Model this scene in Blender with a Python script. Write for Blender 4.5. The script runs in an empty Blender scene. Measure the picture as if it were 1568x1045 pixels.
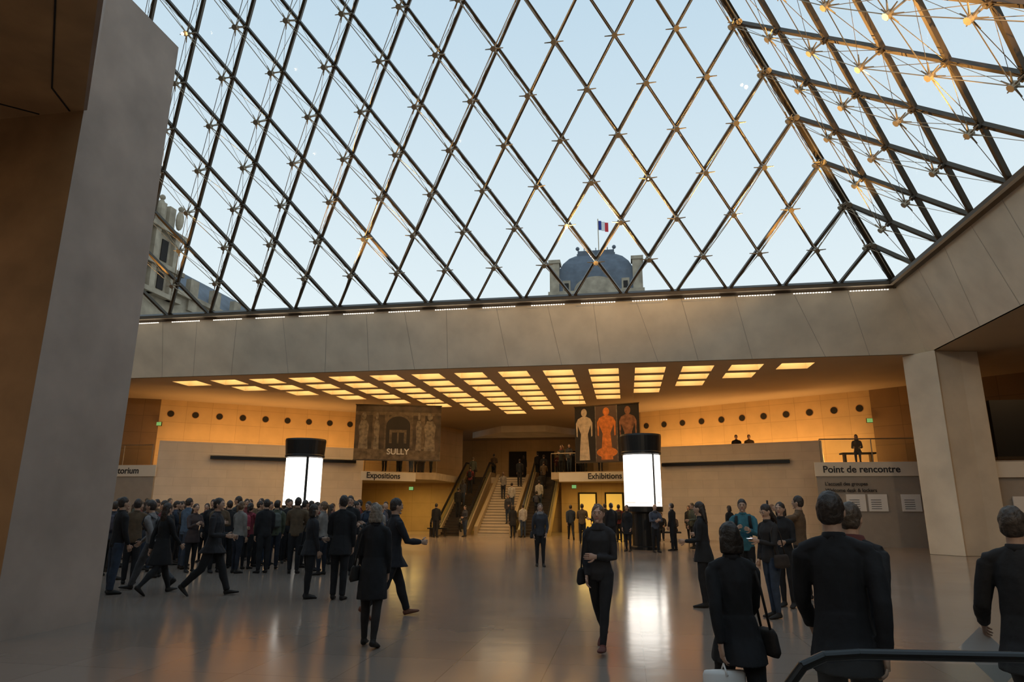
import bpy, math, random
from mathutils import Vector as V, Matrix, noise as NZ
from math import sin, cos, pi, radians as rad
random.seed(7)
S=bpy.context.scene
try:
    S.view_settings.view_transform='Standard'; S.view_settings.look='None'
except Exception: pass

# ------------------------------------------------------------ materials
MC={}
def newmat(name):
    m=bpy.data.materials.new(name); m.use_nodes=True
    return m, m.node_tree, m.node_tree.nodes.get('Principled BSDF')
def mat(name,col,rough=.7,metal=0,var=.12,scale=3.,bump=0.,emit=None,es=0.,coat=0.):
    if name in MC: return MC[name]
    m,t,b=newmat(name)
    b.inputs['Roughness'].default_value=rough; b.inputs['Metallic'].default_value=metal
    if coat: b.inputs['Coat Weight'].default_value=coat
    tc=t.nodes.new('ShaderNodeTexCoord'); nz=t.nodes.new('ShaderNodeTexNoise')
    nz.inputs['Scale'].default_value=scale; nz.inputs['Detail'].default_value=6
    t.links.new(tc.outputs['Object'],nz.inputs['Vector'])
    r=t.nodes.new('ShaderNodeValToRGB')
    r.color_ramp.elements[0].position=.3; r.color_ramp.elements[1].position=.7
    r.color_ramp.elements[0].color=tuple(c*(1-var) for c in col)+(1,)
    r.color_ramp.elements[1].color=tuple(min(1,c*(1+var)) for c in col)+(1,)
    t.links.new(nz.outputs['Fac'],r.inputs['Fac']); t.links.new(r.outputs['Color'],b.inputs['Base Color'])
    if bump:
        bp=t.nodes.new('ShaderNodeBump'); bp.inputs['Strength'].default_value=bump
        bp.inputs['Distance'].default_value=.02
        t.links.new(nz.outputs['Fac'],bp.inputs['Height']); t.links.new(bp.outputs['Normal'],b.inputs['Normal'])
    if emit:
        b.inputs['Emission Color'].default_value=tuple(emit)+(1,); b.inputs['Emission Strength'].default_value=es
    MC[name]=m; return m
def blockmat(name,col,mortar,bw,bh,rough=.7,ax='xz',var=.08,msize=.012,off=.5,bump=.3):
    if name in MC: return MC[name]
    m,t,b=newmat(name); b.inputs['Roughness'].default_value=rough
    tc=t.nodes.new('ShaderNodeTexCoord'); sp=t.nodes.new('ShaderNodeSeparateXYZ'); cb=t.nodes.new('ShaderNodeCombineXYZ')
    t.links.new(tc.outputs['Object'],sp.inputs[0])
    t.links.new(sp.outputs['XYZ'.index(ax[0].upper())],cb.inputs[0]); t.links.new(sp.outputs['XYZ'.index(ax[1].upper())],cb.inputs[1])
    br=t.nodes.new('ShaderNodeTexBrick'); br.offset=off
    br.inputs['Scale'].default_value=1; br.inputs['Brick Width'].default_value=bw; br.inputs['Row Height'].default_value=bh
    br.inputs['Mortar Size'].default_value=msize; br.inputs['Mortar Smooth'].default_value=.2
    br.inputs['Color1'].default_value=tuple(c*(1-var) for c in col)+(1,)
    br.inputs['Color2'].default_value=tuple(c*(1+var) for c in col)+(1,)
    br.inputs['Mortar'].default_value=tuple(mortar)+(1,)
    t.links.new(cb.outputs[0],br.inputs['Vector'])
    nz=t.nodes.new('ShaderNodeTexNoise'); nz.inputs['Scale'].default_value=1.2; nz.inputs['Detail'].default_value=8
    t.links.new(tc.outputs['Object'],nz.inputs['Vector'])
    mr=t.nodes.new('ShaderNodeMapRange'); mr.inputs['To Min'].default_value=.8; mr.inputs['To Max'].default_value=1.2
    t.links.new(nz.outputs['Fac'],mr.inputs['Value'])
    mx=t.nodes.new('ShaderNodeMix'); mx.data_type='RGBA'; mx.blend_type='MULTIPLY'; mx.inputs[0].default_value=1
    t.links.new(br.outputs['Color'],mx.inputs[6]); t.links.new(mr.outputs[0],mx.inputs[7])
    t.links.new(mx.outputs[2],b.inputs['Base Color'])
    MC[name]=m; return m
def glassmat(name,tint=(1,1,1),refl=.06):
    if name in MC: return MC[name]
    m=bpy.data.materials.new(name); m.use_nodes=True; t=m.node_tree
    for n in list(t.nodes): t.nodes.remove(n)
    o=t.nodes.new('ShaderNodeOutputMaterial'); mx=t.nodes.new('ShaderNodeMixShader')
    tr=t.nodes.new('ShaderNodeBsdfTransparent'); tr.inputs[0].default_value=tuple(tint)+(1,)
    gl=t.nodes.new('ShaderNodeBsdfGlossy'); gl.inputs['Roughness'].default_value=.02
    mx.inputs[0].default_value=refl
    t.links.new(tr.outputs[0],mx.inputs[1]); t.links.new(gl.outputs[0],mx.inputs[2]); t.links.new(mx.outputs[0],o.inputs[0])
    MC[name]=m; return m
def emis(name,col,s,sample=True):
    if name in MC: return MC[name]
    m,t,b=newmat(name); b.inputs['Base Color'].default_value=tuple(col)+(1,)
    b.inputs['Emission Color'].default_value=tuple(col)+(1,); b.inputs['Emission Strength'].default_value=s
    if not sample:
        try: m.cycles.emission_sampling='NONE'
        except Exception: pass
    MC[name]=m; return m

concrete=mat('concrete_fair_faced',(.74,.66,.53),.75,var=.12,scale=.9,bump=.15)
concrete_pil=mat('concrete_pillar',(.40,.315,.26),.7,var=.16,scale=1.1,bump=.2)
joint=mat('joint_line',(.42,.37,.31),.9)  # darker tone of the joint lines between concrete panels
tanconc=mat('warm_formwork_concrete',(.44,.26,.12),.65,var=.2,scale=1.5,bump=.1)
ceilm=mat('ceiling_plaster',(.46,.35,.23),.8,var=.05,scale=.6)
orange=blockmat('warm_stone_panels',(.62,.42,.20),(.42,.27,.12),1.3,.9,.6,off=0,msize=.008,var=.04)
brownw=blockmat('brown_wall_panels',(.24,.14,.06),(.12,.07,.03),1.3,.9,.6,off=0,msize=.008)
stone=blockmat('pale_limestone_blocks',(.66,.56,.44),(.54,.45,.34),1.6,.42,.65,msize=.008,var=.04)
greyp=mat('grey_signage_panel',(.36,.315,.265),.7,var=.05)
white=mat('white_sign_panel',(.74,.68,.58),.5,var=.02)
bright=mat('white_paper',(.85,.83,.80),.6,var=.02)
black=mat('black_lacquer',(.012,.012,.012),.35,var=.05)
dark=mat('dark_recess',(.02,.017,.015),.9)
steel=mat('dark_painted_steel',(.075,.055,.036),.40,metal=.6,var=.1)
steel2=mat('stainless_steel',(.34,.28,.20),.35,metal=.75,var=.1)
warmsteel=mat('escalator_skirt',(.50,.38,.22),.35,metal=.4,var=.05)
rubber=mat('black_rubber',(.012,.012,.012),.28)
glass=glassmat('pyramid_glass',(.98,.995,1),.03)
railglass=glassmat('rail_glass',(.85,.9,.88),.08)
stonebld=mat('louvre_limestone',(.36,.30,.22),.8,var=.3,scale=.5)
slate=mat('slate_roof',(.10,.12,.15),.6,var=.2,scale=.6)
stepm=mat('stair_stone',(.50,.41,.29),.6,var=.06)
txt=mat('sign_text',(.03,.03,.035),.6)

# floor
fm,ft,fb=newmat('polished_limestone_floor'); 
tc=ft.nodes.new('ShaderNodeTexCoord'); br=ft.nodes.new('ShaderNodeTexBrick'); br.offset=0
br.inputs['Scale'].default_value=1; br.inputs['Brick Width'].default_value=.98; br.inputs['Row Height'].default_value=.98
br.inputs['Mortar Size'].default_value=.006; br.inputs['Mortar Smooth'].default_value=.3
br.inputs['Color1'].default_value=(.255,.200,.163,1); br.inputs['Color2'].default_value=(.285,.228,.188,1); br.inputs['Mortar'].default_value=(.19,.15,.12,1)
ft.links.new(tc.outputs['Object'],br.inputs['Vector'])
nz=ft.nodes.new('ShaderNodeTexNoise'); nz.inputs['Scale'].default_value=.35; nz.inputs['Detail'].default_value=9
ft.links.new(tc.outputs['Object'],nz.inputs['Vector'])
mr=ft.nodes.new('ShaderNodeMapRange'); mr.inputs['To Min'].default_value=.09; mr.inputs['To Max'].default_value=.22
ft.links.new(nz.outputs['Fac'],mr.inputs['Value']); ft.links.new(mr.outputs[0],fb.inputs['Roughness'])
ft.links.new(br.outputs['Color'],fb.inputs['Base Color'])
nz2=ft.nodes.new('ShaderNodeTexNoise'); nz2.inputs['Scale'].default_value=2.2; nz2.inputs['Detail'].default_value=2
ft.links.new(tc.outputs['Object'],nz2.inputs['Vector'])
bp=ft.nodes.new('ShaderNodeBump'); bp.inputs['Strength'].default_value=.10; bp.inputs['Distance'].default_value=.02
ft.links.new(nz2.outputs['Fac'],bp.inputs['Height']); ft.links.new(bp.outputs['Normal'],fb.inputs['Normal'])

# ------------------------------------------------------------ mesh helpers
class MB:
    def __init__(s): s.v=[];s.f=[];s.m=[];s.mats=[]
    def mi(s,m):
        if m not in s.mats: s.mats.append(m)
        return s.mats.index(m)
    def add(s,vs,fs,m):
        o=len(s.v); k=s.mi(m); s.v+=[tuple(p) for p in vs]
        for f in fs: s.f.append(tuple(i+o for i in f)); s.m.append(k)
    def box(s,a,b,m):
        x0,y0,z0=a;x1,y1,z1=b
        s.add([(x0,y0,z0),(x1,y0,z0),(x1,y1,z0),(x0,y1,z0),(x0,y0,z1),(x1,y0,z1),(x1,y1,z1),(x0,y1,z1)],
          [(0,3,2,1),(4,5,6,7),(0,1,5,4),(1,2,6,5),(2,3,7,6),(3,0,4,7)],m)
    def prism(s,poly,z0,z1,m):
        n=len(poly)
        s.add([(x,y,z0) for x,y in poly]+[(x,y,z1) for x,y in poly],
          [tuple(range(n-1,-1,-1)),tuple(range(n,2*n))]+[(i,(i+1)%n,(i+1)%n+n,i+n) for i in range(n)],m)
    def quad(s,a,b,c,d,m): s.add([a,b,c,d],[(0,1,2,3)],m)
    def rod(s,p,q,r,m,n=4,r2=None,up=None):
        p=V(p);q=V(q);t=(q-p)
        if t.length<1e-6: return
        t.normalize(); u=V(up) if up is not None else (V((0,0,1)) if abs(t.z)<.9 else V((1,0,0)))
        l=(u-t*u.dot(t)).normalized(); o=t.cross(l); r2=r if r2 is None else r2
        a0=pi/n
        vs=[p+l*cos(a0+2*pi*k/n)*r+o*sin(a0+2*pi*k/n)*r for k in range(n)]+[q+l*cos(a0+2*pi*k/n)*r2+o*sin(a0+2*pi*k/n)*r2 for k in range(n)]
        s.add(vs,[(k,(k+1)%n,(k+1)%n+n,k+n) for k in range(n)]+[tuple(range(n-1,-1,-1)),tuple(range(n,2*n))],m)
    def bar(s,p,q,w,d,nrm,m):
        p=V(p);q=V(q);t=(q-p).normalized();nn=V(nrm).normalized();l=t.cross(nn)
        vs=[]
        for e in (p,q):
            for a,b in ((-1,-1),(1,-1),(1,1),(-1,1)): vs.append(e+l*a*w/2+nn*b*d/2)
        s.add(vs,[(0,1,2,3),(7,6,5,4),(0,4,5,1),(1,5,6,2),(2,6,7,3),(3,7,4,0)],m)
    def lathe(s,prof,c,m,n=24,arc=None):
        c=V(c);vs=[];fs=[]
        for r,z in prof:
            for k in range(n): vs.append(c+V((r*cos(2*pi*k/n),r*sin(2*pi*k/n),z)))
        for i in range(len(prof)-1):
            for k in range(n): fs.append((i*n+k,i*n+(k+1)%n,(i+1)*n+(k+1)%n,(i+1)*n+k))
        fs.append(tuple(range(n-1,-1,-1))); fs.append(tuple((len(prof)-1)*n+k for k in range(n)))
        s.add(vs,fs,m)
    def ball(s,c,r,m,nu=12,nv=8,fn=None):
        c=V(c); r=V(r) if not isinstance(r,(int,float)) else V((r,r,r))
        vs=[];fs=[]
        for j in range(1,nv):
            th=pi*j/nv
            for k in range(nu):
                ph=2*pi*k/nu; vs.append(V((sin(th)*cos(ph),sin(th)*sin(ph),cos(th))))
        vs.append(V((0,0,1)));vs.append(V((0,0,-1)))
        if fn: vs=[fn(p) for p in vs]
        vs=[c+V((p.x*r.x,p.y*r.y,p.z*r.z)) for p in vs]
        T=len(vs)-2;B=T+1
        for k in range(nu):
            fs.append((T,k,(k+1)%nu)); fs.append((B,(nv-2)*nu+(k+1)%nu,(nv-2)*nu+k))
            for j in range(nv-2): fs.append((j*nu+k,(j+1)*nu+k,(j+1)*nu+(k+1)%nu,j*nu+(k+1)%nu))
        s.add(vs,fs,m)
    def obj(s,name,parent=None,smooth=False,loc=(0,0,0),rz=0,bevel=0):
        me=bpy.data.meshes.new(name); me.from_pydata(s.v,[],s.f)
        for m in s.mats: me.materials.append(m)
        me.polygons.foreach_set('material_index',s.m)
        if smooth: me.polygons.foreach_set('use_smooth',[True]*len(s.f))
        me.update()
        o=bpy.data.objects.new(name,me); S.collection.objects.link(o)
        o.location=loc; o.rotation_euler[2]=rz
        if parent: o.parent=parent
        if bevel:
            b=o.modifiers.new('bevel','BEVEL'); b.width=bevel; b.segments=2; b.limit_method='ANGLE'
        return o
def empty(name,loc=(0,0,0)):
    o=bpy.data.objects.new(name,None); S.collection.objects.link(o); o.location=loc; return o
def wall(name,p0,p1,z0,z1,th,m,parent=None):
    p0=V(p0);p1=V(p1);d=p1-p0
    b=MB(); b.box((0,0,0),(d.length,th,z1-z0),m)
    return b.obj(name,parent,loc=(p0.x,p0.y,z0),rz=math.atan2(d.y,d.x))
def text(s,loc,size,m,parent=None,rz=0,name='lettering',align='LEFT'):
    c=bpy.data.curves.new(name,'FONT'); c.body=s; c.size=size; c.extrude=.004; c.align_x=align; c.offset=size*.02
    o=bpy.data.objects.new(name,c); S.collection.objects.link(o); o.location=loc; o.rotation_euler=(pi/2,0,rz)
    c.materials.append(m)
    if parent: o.parent=parent
    return o

# ------------------------------------------------------------ people
def tube(pts,lat=V((1,0,0)),n=12):
    vs=[];fs=[];N=len(pts)
    for i,(p,ra,rb) in enumerate(pts):
        t=(pts[min(i+1,N-1)][0]-pts[max(i-1,0)][0]).normalized()
        l=lat-t*lat.dot(t)
        if l.length<.05: l=V((0,1,0))-t*t.y
        l.normalize(); o=t.cross(l)
        for k in range(n):
            a=2*pi*k/n; vs.append(p+l*cos(a)*ra+o*sin(a)*rb)
    for i in range(N-1):
        for k in range(n): fs.append((i*n+k,i*n+(k+1)%n,(i+1)*n+(k+1)%n,(i+1)*n+k))
    fs.append(tuple(range(n-1,-1,-1))); fs.append(tuple((N-1)*n+k for k in range(n)))
    return vs,fs
def remeshed(parts,voxel,smooth=4,fold=0,fs_=(16,16,5)):
    me=bpy.data.meshes.new('tmp');vs=[];fs=[]
    for v,f in parts:
        o=len(vs); vs+=[tuple(p) for p in v]; fs+=[tuple(i+o for i in q) for q in f]
    me.from_pydata(vs,[],fs); me.update()
    o=bpy.data.objects.new('tmp',me); S.collection.objects.link(o)
    r=o.modifiers.new('r','REMESH'); r.mode='VOXEL'; r.voxel_size=voxel
    if smooth:
        sm=o.modifiers.new('s','SMOOTH'); sm.iterations=smooth; sm.factor=.5
    dg=bpy.context.evaluated_depsgraph_get(); dg.update()
    e=o.evaluated_get(dg); m2=e.to_mesh()
    if fold:
        ov=[]; sd=random.random()*50
        for v in m2.vertices:
            c=v.co; k=NZ.noise(V((c.x*fs_[0]+sd,c.y*fs_[1],c.z*fs_[2]+sd)))+.5*NZ.noise(V((c.x*22,c.y*22+sd,c.z*14+c.x*9)))
            ov.append(tuple(c+v.normal*k*fold))
    else: ov=[tuple(v.co) for v in m2.vertices]
    out=(ov,[tuple(p.vertices) for p in m2.polygons])
    e.to_mesh_clear(); bpy.data.objects.remove(o); bpy.data.meshes.remove(me)
    return out
def cloth(c): 
    return mat('cloth_%02x%02x%02x'%tuple(int(x*255) for x in c),c,.85,var=.25,scale=9,bump=.5)
def skinm(c=(.50,.30,.21)): return mat('skin_%02x'%int(c[0]*255),c,.5,var=.05,scale=10)
def hairm(c): return mat('hair_%02x%02x'%(int(c[0]*255),int(c[1]*255)),c,.5,var=.5,scale=40,bump=.6)
WALK=dict(L=(24,6,8),R=(-20,26,-38),aL=(-20,5,14,3),aR=(20,5,28,8))
WALK2=dict(R=(24,6,8),L=(-20,26,-38),aR=(-20,5,14,3),aL=(20,5,28,8))
STRIDE=dict(L=(27,5,10),R=(-22,24,-40),aL=(-28,6,20,3),aR=(26,6,40,8))
STAND=dict(L=(1,2,0),R=(-2,3,0),aL=(3,5,14,4),aR=(5,5,18,4))
STAND2=dict(L=(6,10,0),R=(-3,1,0),aL=(10,6,75,18),aR=(4,5,12,3))
STAND3=dict(L=(1,2,0),R=(2,3,0),aL=(25,6,85,25),aR=(28,6,88,25))
CROSS=dict(L=(2,2,0),R=(-2,2,0),aL=(18,8,80,55),aR=(22,8,85,55))
PHONE=dict(L=(1,2,0),R=(-2,3,0),aL=(70,10,60,12),aR=(75,10,62,10),lean=-2)
SIT=dict(L=(88,85,0),R=(80,76,0),aL=(30,8,55,15),aR=(28,8,60,15),lean=10)
def human(name,loc,rot,H=1.72,pose=STAND,fem=False,top=(.02,.02,.022),bot=(.015,.016,.02),hair=(.03,.02,.015),
          style='short',coat=None,skirt=None,shoe=(.015,.012,.01),skin=(.48,.30,.21),head=(0,0),vox=.014,scarf=None,bag=None,pack=None,extra=None,link=True):
    B=MB(); lean=rad(pose.get('lean',2)); X=V((1,0,0))
    def T(x,y,z):
        dz=z-.52; return V((x,y+dz*sin(lean),.52+dz*cos(lean)))
    sk=skinm(skin)
    low=9; legs={}
    for sd,key in ((-1,'L'),(1,'R')):
        f,k,p=pose[key]; f=rad(f);k=rad(k);p=rad(p)
        hip=V((sd*.048,0,.505)); kn=hip+V((sd*.006,sin(f),-cos(f)))*.235
        an=kn+V((0,sin(f-k),-cos(f-k)))*.225
        d=V((sd*.12,cos(p),sin(p))).normalized(); n=V((0,-sin(p),cos(p)))
        legs[sd]=(hip,kn,an,d,n); low=min(low,(an-d*.022-n*.045).z,(an+d*.1-n*.045).z)
    def Z(v): return V((v.x,v.y,v.z-low))*H
    def P(pts): return [(Z(p),a*H,b*H) for p,a,b in pts]
    w=.90 if fem else .97; hw=1.04 if fem else 1.
    fold=.006 if vox<.013 else .005
    parts=[tube(P([(V((0,0,.60)),.072*w,.055),(V((0,0,.55)),.083*hw,.062),(V((0,-.003,.51)),.09*hw,.066),(V((0,0,.465)),.06,.05)]))]
    for sd,(hip,kn,an,d,n) in legs.items():
        m1=hip.lerp(kn,.45); m2=kn.lerp(an,.35); m3=kn.lerp(an,.75)
        a=0 if fem else .004
        parts.append(tube(P([(hip+V((0,0,.012)),.05,.056),(m1,.047,.052),(kn,.034+a,.038+a),(m2+V((0,-.006,0)),.032+a,.037+a),(m3,.025+a*1.5,.027+a*1.5),(an,.022+a*2,.024+a*2)])))
        B_sh=remeshed([tube([(Z(an+n*.01),.02*H,.024*H),(Z(an-n*.02),.024*H,.03*H)]),
            tube([(Z(an-d*.032-n*.026),.014*H,.016*H),(Z(an-d*.02-n*.023),.022*H,.021*H),(Z(an+d*.03-n*.024),.024*H,.021*H),(Z(an+d*.075-n*.031),.027*H,.0145*H),(Z(an+d*.105-n*.035),.022*H,.010*H),(Z(an+d*.118-n*.037),.012*H,.007*H)])],.009,2)
        B.add(*B_sh,cloth(shoe))
    B.add(*remeshed(parts,vox,3,fold*.8,(14,14,8)),cloth(bot))
    sw=.092 if fem else .104
    tp=[tube(P([(T(0,0,.475),.088*hw,.064),(T(0,0,.52),.094*hw,.069),(T(0,0,.60),(.076 if fem else .085),.060),(T(0,.003,.68),.086*w,.066),(T(0,.006,.745),.095*w,.072 if fem else .068),(T(0,0,.785),.088*w,.058),(T(0,-.004,.815),.062,.046),(T(0,-.004,.848),.036,.036)]))]
    hands=[]
    for sd,key in ((-1,'aL'),(1,'aR')):
        f,ab,e,inw=pose[key]; f=rad(f);ab=rad(ab);e=rad(e);inw=rad(inw)
        sh=T(sd*sw,0,.792)
        ua=V((sd*sin(ab),sin(f+lean*-1)*cos(ab),-cos(f)*cos(ab))).normalized()
        fa=V((-sd*sin(inw),sin(f+e)*cos(inw),-cos(f+e)*cos(inw))).normalized()
        el=sh+ua*.168; wr=el+fa*.142
        j=.004 if not fem else .001
        tp.append(tube(P([(T(0,-.003,.828),.034,.032),(T(sd*sw*.55,-.002,.813),.030,.028),(sh+V((sd*.004,0,.000)),.030,.029)]),lat=V((0,1,0))))
        tp.append(tube(P([(sh+V((0,0,.008)),.024+j,.024+j),(sh-V((0,0,.01)),.031+j,.032+j),(sh.lerp(el,.45),.029+j,.03+j),(el,.024+j,.025+j),(el.lerp(wr,.4),.024+j,.024+j),(wr-fa*.006,.018+j,.019+j)]),lat=V((0,1,.3))))
        hands.append((sd,wr,fa))
    if coat:
        spread=.012*abs(pose['L'][0]-pose['R'][0])/10
        tp.append(tube(P([(T(0,0,.60),.084,.064),(V((0,0,.52)),.100,.080),(V((0,0,(coat+.52)/2)),.108,.088+spread*.5),(V((0,.0,coat)),.114,.090+spread)])))
    B.add(*remeshed(tp,vox,3,fold),cloth(top))
    if skirt:
        B.add(*remeshed([tube(P([(V((0,0,.61)),.078,.06),(V((0,0,.53)),.1,.078),(V((0,0,skirt)),.105,.088)]))],vox,2),cloth(bot))
    for sd,wr,fa in hands:
        N_=V((-sd,0,0)); N_=(N_-fa*N_.dot(fa)); 
        if N_.length<.1: N_=V((0,0,-1))-fa*(-fa.z)
        N_.normalize(); W=fa.cross(N_)
        if W.y<0 and abs(W.y)>.3: W=-W
        hp=[(wr-fa*.012,.015,.012),(wr+fa*.008,.017,.010),(wr+fa*.03,.024,.009),(wr+fa*.05,.023,.008)]
        B.add(*tube(P(hp),lat=W,n=10),sk)
        for i,(o,L) in enumerate(((.0175,.040),(.006,.046),(-.006,.043),(-.0175,.034))):
            b0=wr+fa*.044+W*o; b1=b0+(fa*.9+N_*.25)*L*.5; b2=b1+(fa*.7+N_*.65)*L*.32; b3=b2+(fa*.4+N_*.85)*L*.26
            B.add(*tube(P([(b0,.0058,.0058),(b1,.0052,.0052),(b2,.0047,.0047),(b3,.003,.003)]),lat=W,n=6),sk)
        t0=wr+fa*.012+W*.014; t1=t0+(fa*.6+W*.75+N_*.2)*.022; t2=t1+(fa*.85+W*.35+N_*.3)*.018; t3=t2+(fa*.9+N_*.4)*.012
        B.add(*tube(P([(t0,.0085,.0085),(t1,.0068,.0068),(t2,.0058,.0058),(t3,.0035,.0035)]),lat=W,n=6),sk)
    hc=T(0,.004,.926); hy,hpz=rad(head[0]),rad(head[1])
    M=Matrix.Rotation(hy,3,'Z')@Matrix.Rotation(hpz,3,'X')
    def HP(x,y,z): return Z(hc+M@V((x*.96,y*.96,z*.97)))
    def fn(p):
        x,y,z=p
        if z<0:
            x*=1-.30*(-z)**1.6
            if y<0: y*=1+.35*z
            else: y*=1-.12*(-z)**2
        if y>0: y*=.93
        if y<0 and z>0: y*=1.06
        return V((x,y,z))
    def hball(c,r,m,nu=12,nv=8,f=None,raw=False):
        t=MB(); t.ball((0,0,0),r,m,nu,nv,f)
        vs=[HP(*(V(c)+V(p))) for p in t.v]
        if raw: return vs,t.f
        B.add(vs,t.f,m)
    hd=[hball((0,0,0),(.0435,.056,.068),sk,20,14,fn,True),
        tube([(HP(0,.049,.012),.004*H,.004*H),(HP(0,.056,-.004),.005*H,.006*H),(HP(0,.060,-.012),.008*H,.006*H),(HP(0,.052,-.017),.007*H,.004*H)],n=8),
        hball((.044,-.004,-.004),(.006,.011,.017),sk,8,6,None,True),hball((-.044,-.004,-.004),(.006,.011,.017),sk,8,6,None,True),
        hball((0,.045,-.054),(.014,.011,.012),sk,8,6,None,True),
        hball((0,.047,.017),(.03,.008,.007),sk,8,6,None,True),
        tube([(Z(T(0,-.006,.825)),.036*H,.034*H),(Z(T(0,-.004,.86)),.030*H,.031*H),(HP(0,-.008,-.03),.030*H,.034*H)])]
    B.add(*remeshed(hd,.0095 if vox>.013 else .007,2),sk)
    ew=mat('eye_white',(.6,.57,.54),.3); lip=mat('lips',(.36,.13,.11),.5); iris=mat('iris_dark',(.03,.02,.015),.2)
    for sd in (-1,1):
        hball((sd*.018,.0465,.004),(.0085,.006,.005),ew,8,6); hball((sd*.018,.0505,.004),(.0042,.0035,.0042),iris,8,6)
        hball((sd*.018,.052,.016),(.012,.003,.0022),hairm(hair),8,4)
    hball((0,.0515,-.033),(.014,.005,.0045),lip,8,6)
    hm=hairm(hair)
    if style!='bald':
        hp=[hball((0,-.009,.014),(.0475,.057,.060),hm,18,12,None,True)]
        if style=='short': hp.append(hball((0,-.022,-.008),(.0455,.040,.045),hm,12,8,None,True))
        if style in('long','bob','pony'):
            hp.append(hball((0,-.022,-.008),(.048,.042,.055),hm,14,10,None,True))
        if style=='long': hp.append(tube([(HP(0,-.03,.0),.046*H,.030*H),(HP(0,-.042,-.06),.052*H,.026*H),(HP(0,-.048,-.11),.05*H,.02*H),(HP(0,-.05,-.15),.034*H,.012*H)]))
        if style=='bob': hp.append(tube([(HP(0,-.02,.0),.052*H,.038*H),(HP(0,-.024,-.05),.054*H,.034*H),(HP(0,-.024,-.07),.05*H,.03*H)]))
        if style=='pony': hp.append(tube([(HP(0,-.05,.02),.014*H,.014*H),(HP(0,-.078,.01),.018*H,.018*H),(HP(0,-.085,-.05),.016*H,.014*H),(HP(0,-.08,-.09),.008*H,.006*H)]))
        if style=='bun': hp.append(hball((0,-.022,-.008),(.0455,.040,.045),hm,12,8,None,True)); hp.append(hball((0,-.062,.03),(.022,.02,.022),hm,10,8,None,True))
        B.add(*remeshed(hp,.008,1,.005,(38,38,18)),hm)
    if scarf:
        B.add(*remeshed([tube(P([(T(0,.002,.815),.062,.052),(T(0,.004,.84),.054,.05),(T(0,.004,.862),.044,.044)]))],.011,3),cloth(scarf))
    else:
        B.add(*tube(P([(T(0,-.003,.83),.044,.04),(T(0,-.003,.856),.036,.037),(T(0,-.003,.858),.030,.031)])),cloth(top))
    if pack:
        B.add(*remeshed([tube(P([(T(0,-.085,.60),.062,.03),(T(0,-.105,.62),.075,.045),(T(0,-.11,.70),.078,.045),(T(0,-.1,.78),.065,.036),(T(0,-.088,.805),.04,.02)]))],.014,3),cloth(pack))
        for sd in (-1,1):
            B.add(*tube(P([(T(sd*.06,-.07,.79),.014,.006),(T(sd*.064,-.01,.838),.014,.006),(T(sd*.066,.05,.805),.014,.006),(T(sd*.07,.078,.74),.014,.006),(T(sd*.085,.03,.66),.012,.006)])),cloth(pack))
    if bag:
        sd,bc=bag
        B.add(*remeshed([tube(P([(T(sd*.13,.0,.44),.03,.075),(T(sd*.135,.0,.46),.036,.088),(T(sd*.13,0,.53),.03,.082),(T(sd*.125,0,.55),.02,.075)]))],.012,2),cloth(bc))
        B.add(*tube(P([(T(sd*.125,-.05,.55),.006,.006),(T(sd*.10,-.045,.72),.006,.006),(T(sd*.085,-.01,.832),.008,.006),(T(sd*.10,.06,.75),.006,.006),(T(sd*.125,.05,.55),.006,.006)]),n=6),cloth(bc))
    if extra: extra(B,Z,hands,H)
    return B.obj(name,smooth=True,loc=loc,rz=rad(rot)) if link else B

K=(.010,.010,.012); NAVY=(.013,.016,.026); GREY=(.07,.07,.075); DEN=(.028,.042,.07)
def paper(sd,w=.2,h=.28):
    def f(B,Z,hands,H):
        for s,wr,fa in hands:
            if s==sd:
                c=Z(wr+fa*.07); a=V((.45,.35,-.62)).normalized(); b=V((.55,.45,.65)).normalized()
                B.add([c-a*.04,c-a*.04-b*w,c+a*h-b*w,c+a*h],[(0,1,2,3)],bright)
    return f
def phone(B,Z,hands,H):
    c=(Z(hands[0][1]+hands[0][2]*.06)+Z(hands[1][1]+hands[1][2]*.06))/2
    B.box(c+V((-.04,0,-.01)),c+V((.04,.012,.13)),black)
def glowphone(B,Z,hands,H):
    c=Z(hands[0][1]+hands[0][2]*.07)
    B.box(c+V((-.035,-.02,0)),c+V((.035,.05,.008)),black); B.box(c+V((-.03,-.015,.008)),c+V((.03,.045,.01)),emis('phone_screen',(.8,.9,1),3,False))
def totebag(B,Z,hands,H):
    c=Z(hands[0][1]+hands[0][2]*.07)
    B.add(*tube([(c+V((0,0,-.30)),.05,.13),(c+V((0,0,-.28)),.06,.14),(c+V((0,0,-.06)),.045,.14),(c+V((0,0,-.04)),.03,.13)],lat=V((0,1,0)),n=12),bright)
    for y in (-.06,.06): B.rod(c+V((0,y,-.06)),c,.006,bright,6)

human('walking_woman',(7.38,.78,0),165,1.66,dict(L=(20,4,10),R=(-18,20,-34),aL=(4,6,92,50),aR=(2,5,20,10)),fem=True,top=(.02,.02,.024),bot=K,hair=(.12,.07,.04),style='bun',shoe=(.12,.04,.03),skin=(.50,.31,.23),vox=.011,scarf=(.03,.03,.035),head=(8,0),bag=(1,K))
human('standing_woman',(5.3,11.6,0),190,1.70,dict(L=(2,2,0),R=(-6,1,0),aL=(6,9,30,10),aR=(2,9,12,4)),fem=True,top=(.03,.032,.04),bot=K,hair=(.1,.06,.04),style='long',scarf=(.2,.2,.21),bag=(1,(.02,.02,.02)))
human('elderly_woman',(4.7,.45,0),6,1.62,dict(L=(5,3,0),R=(-8,8,-12),aL=(8,5,30,6),aR=(2,5,20,4)),fem=True,top=K,bot=(.02,.016,.015),hair=(.22,.18,.14),style='bob',coat=.32,vox=.011,bag=(-1,(.02,.015,.012)))
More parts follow.
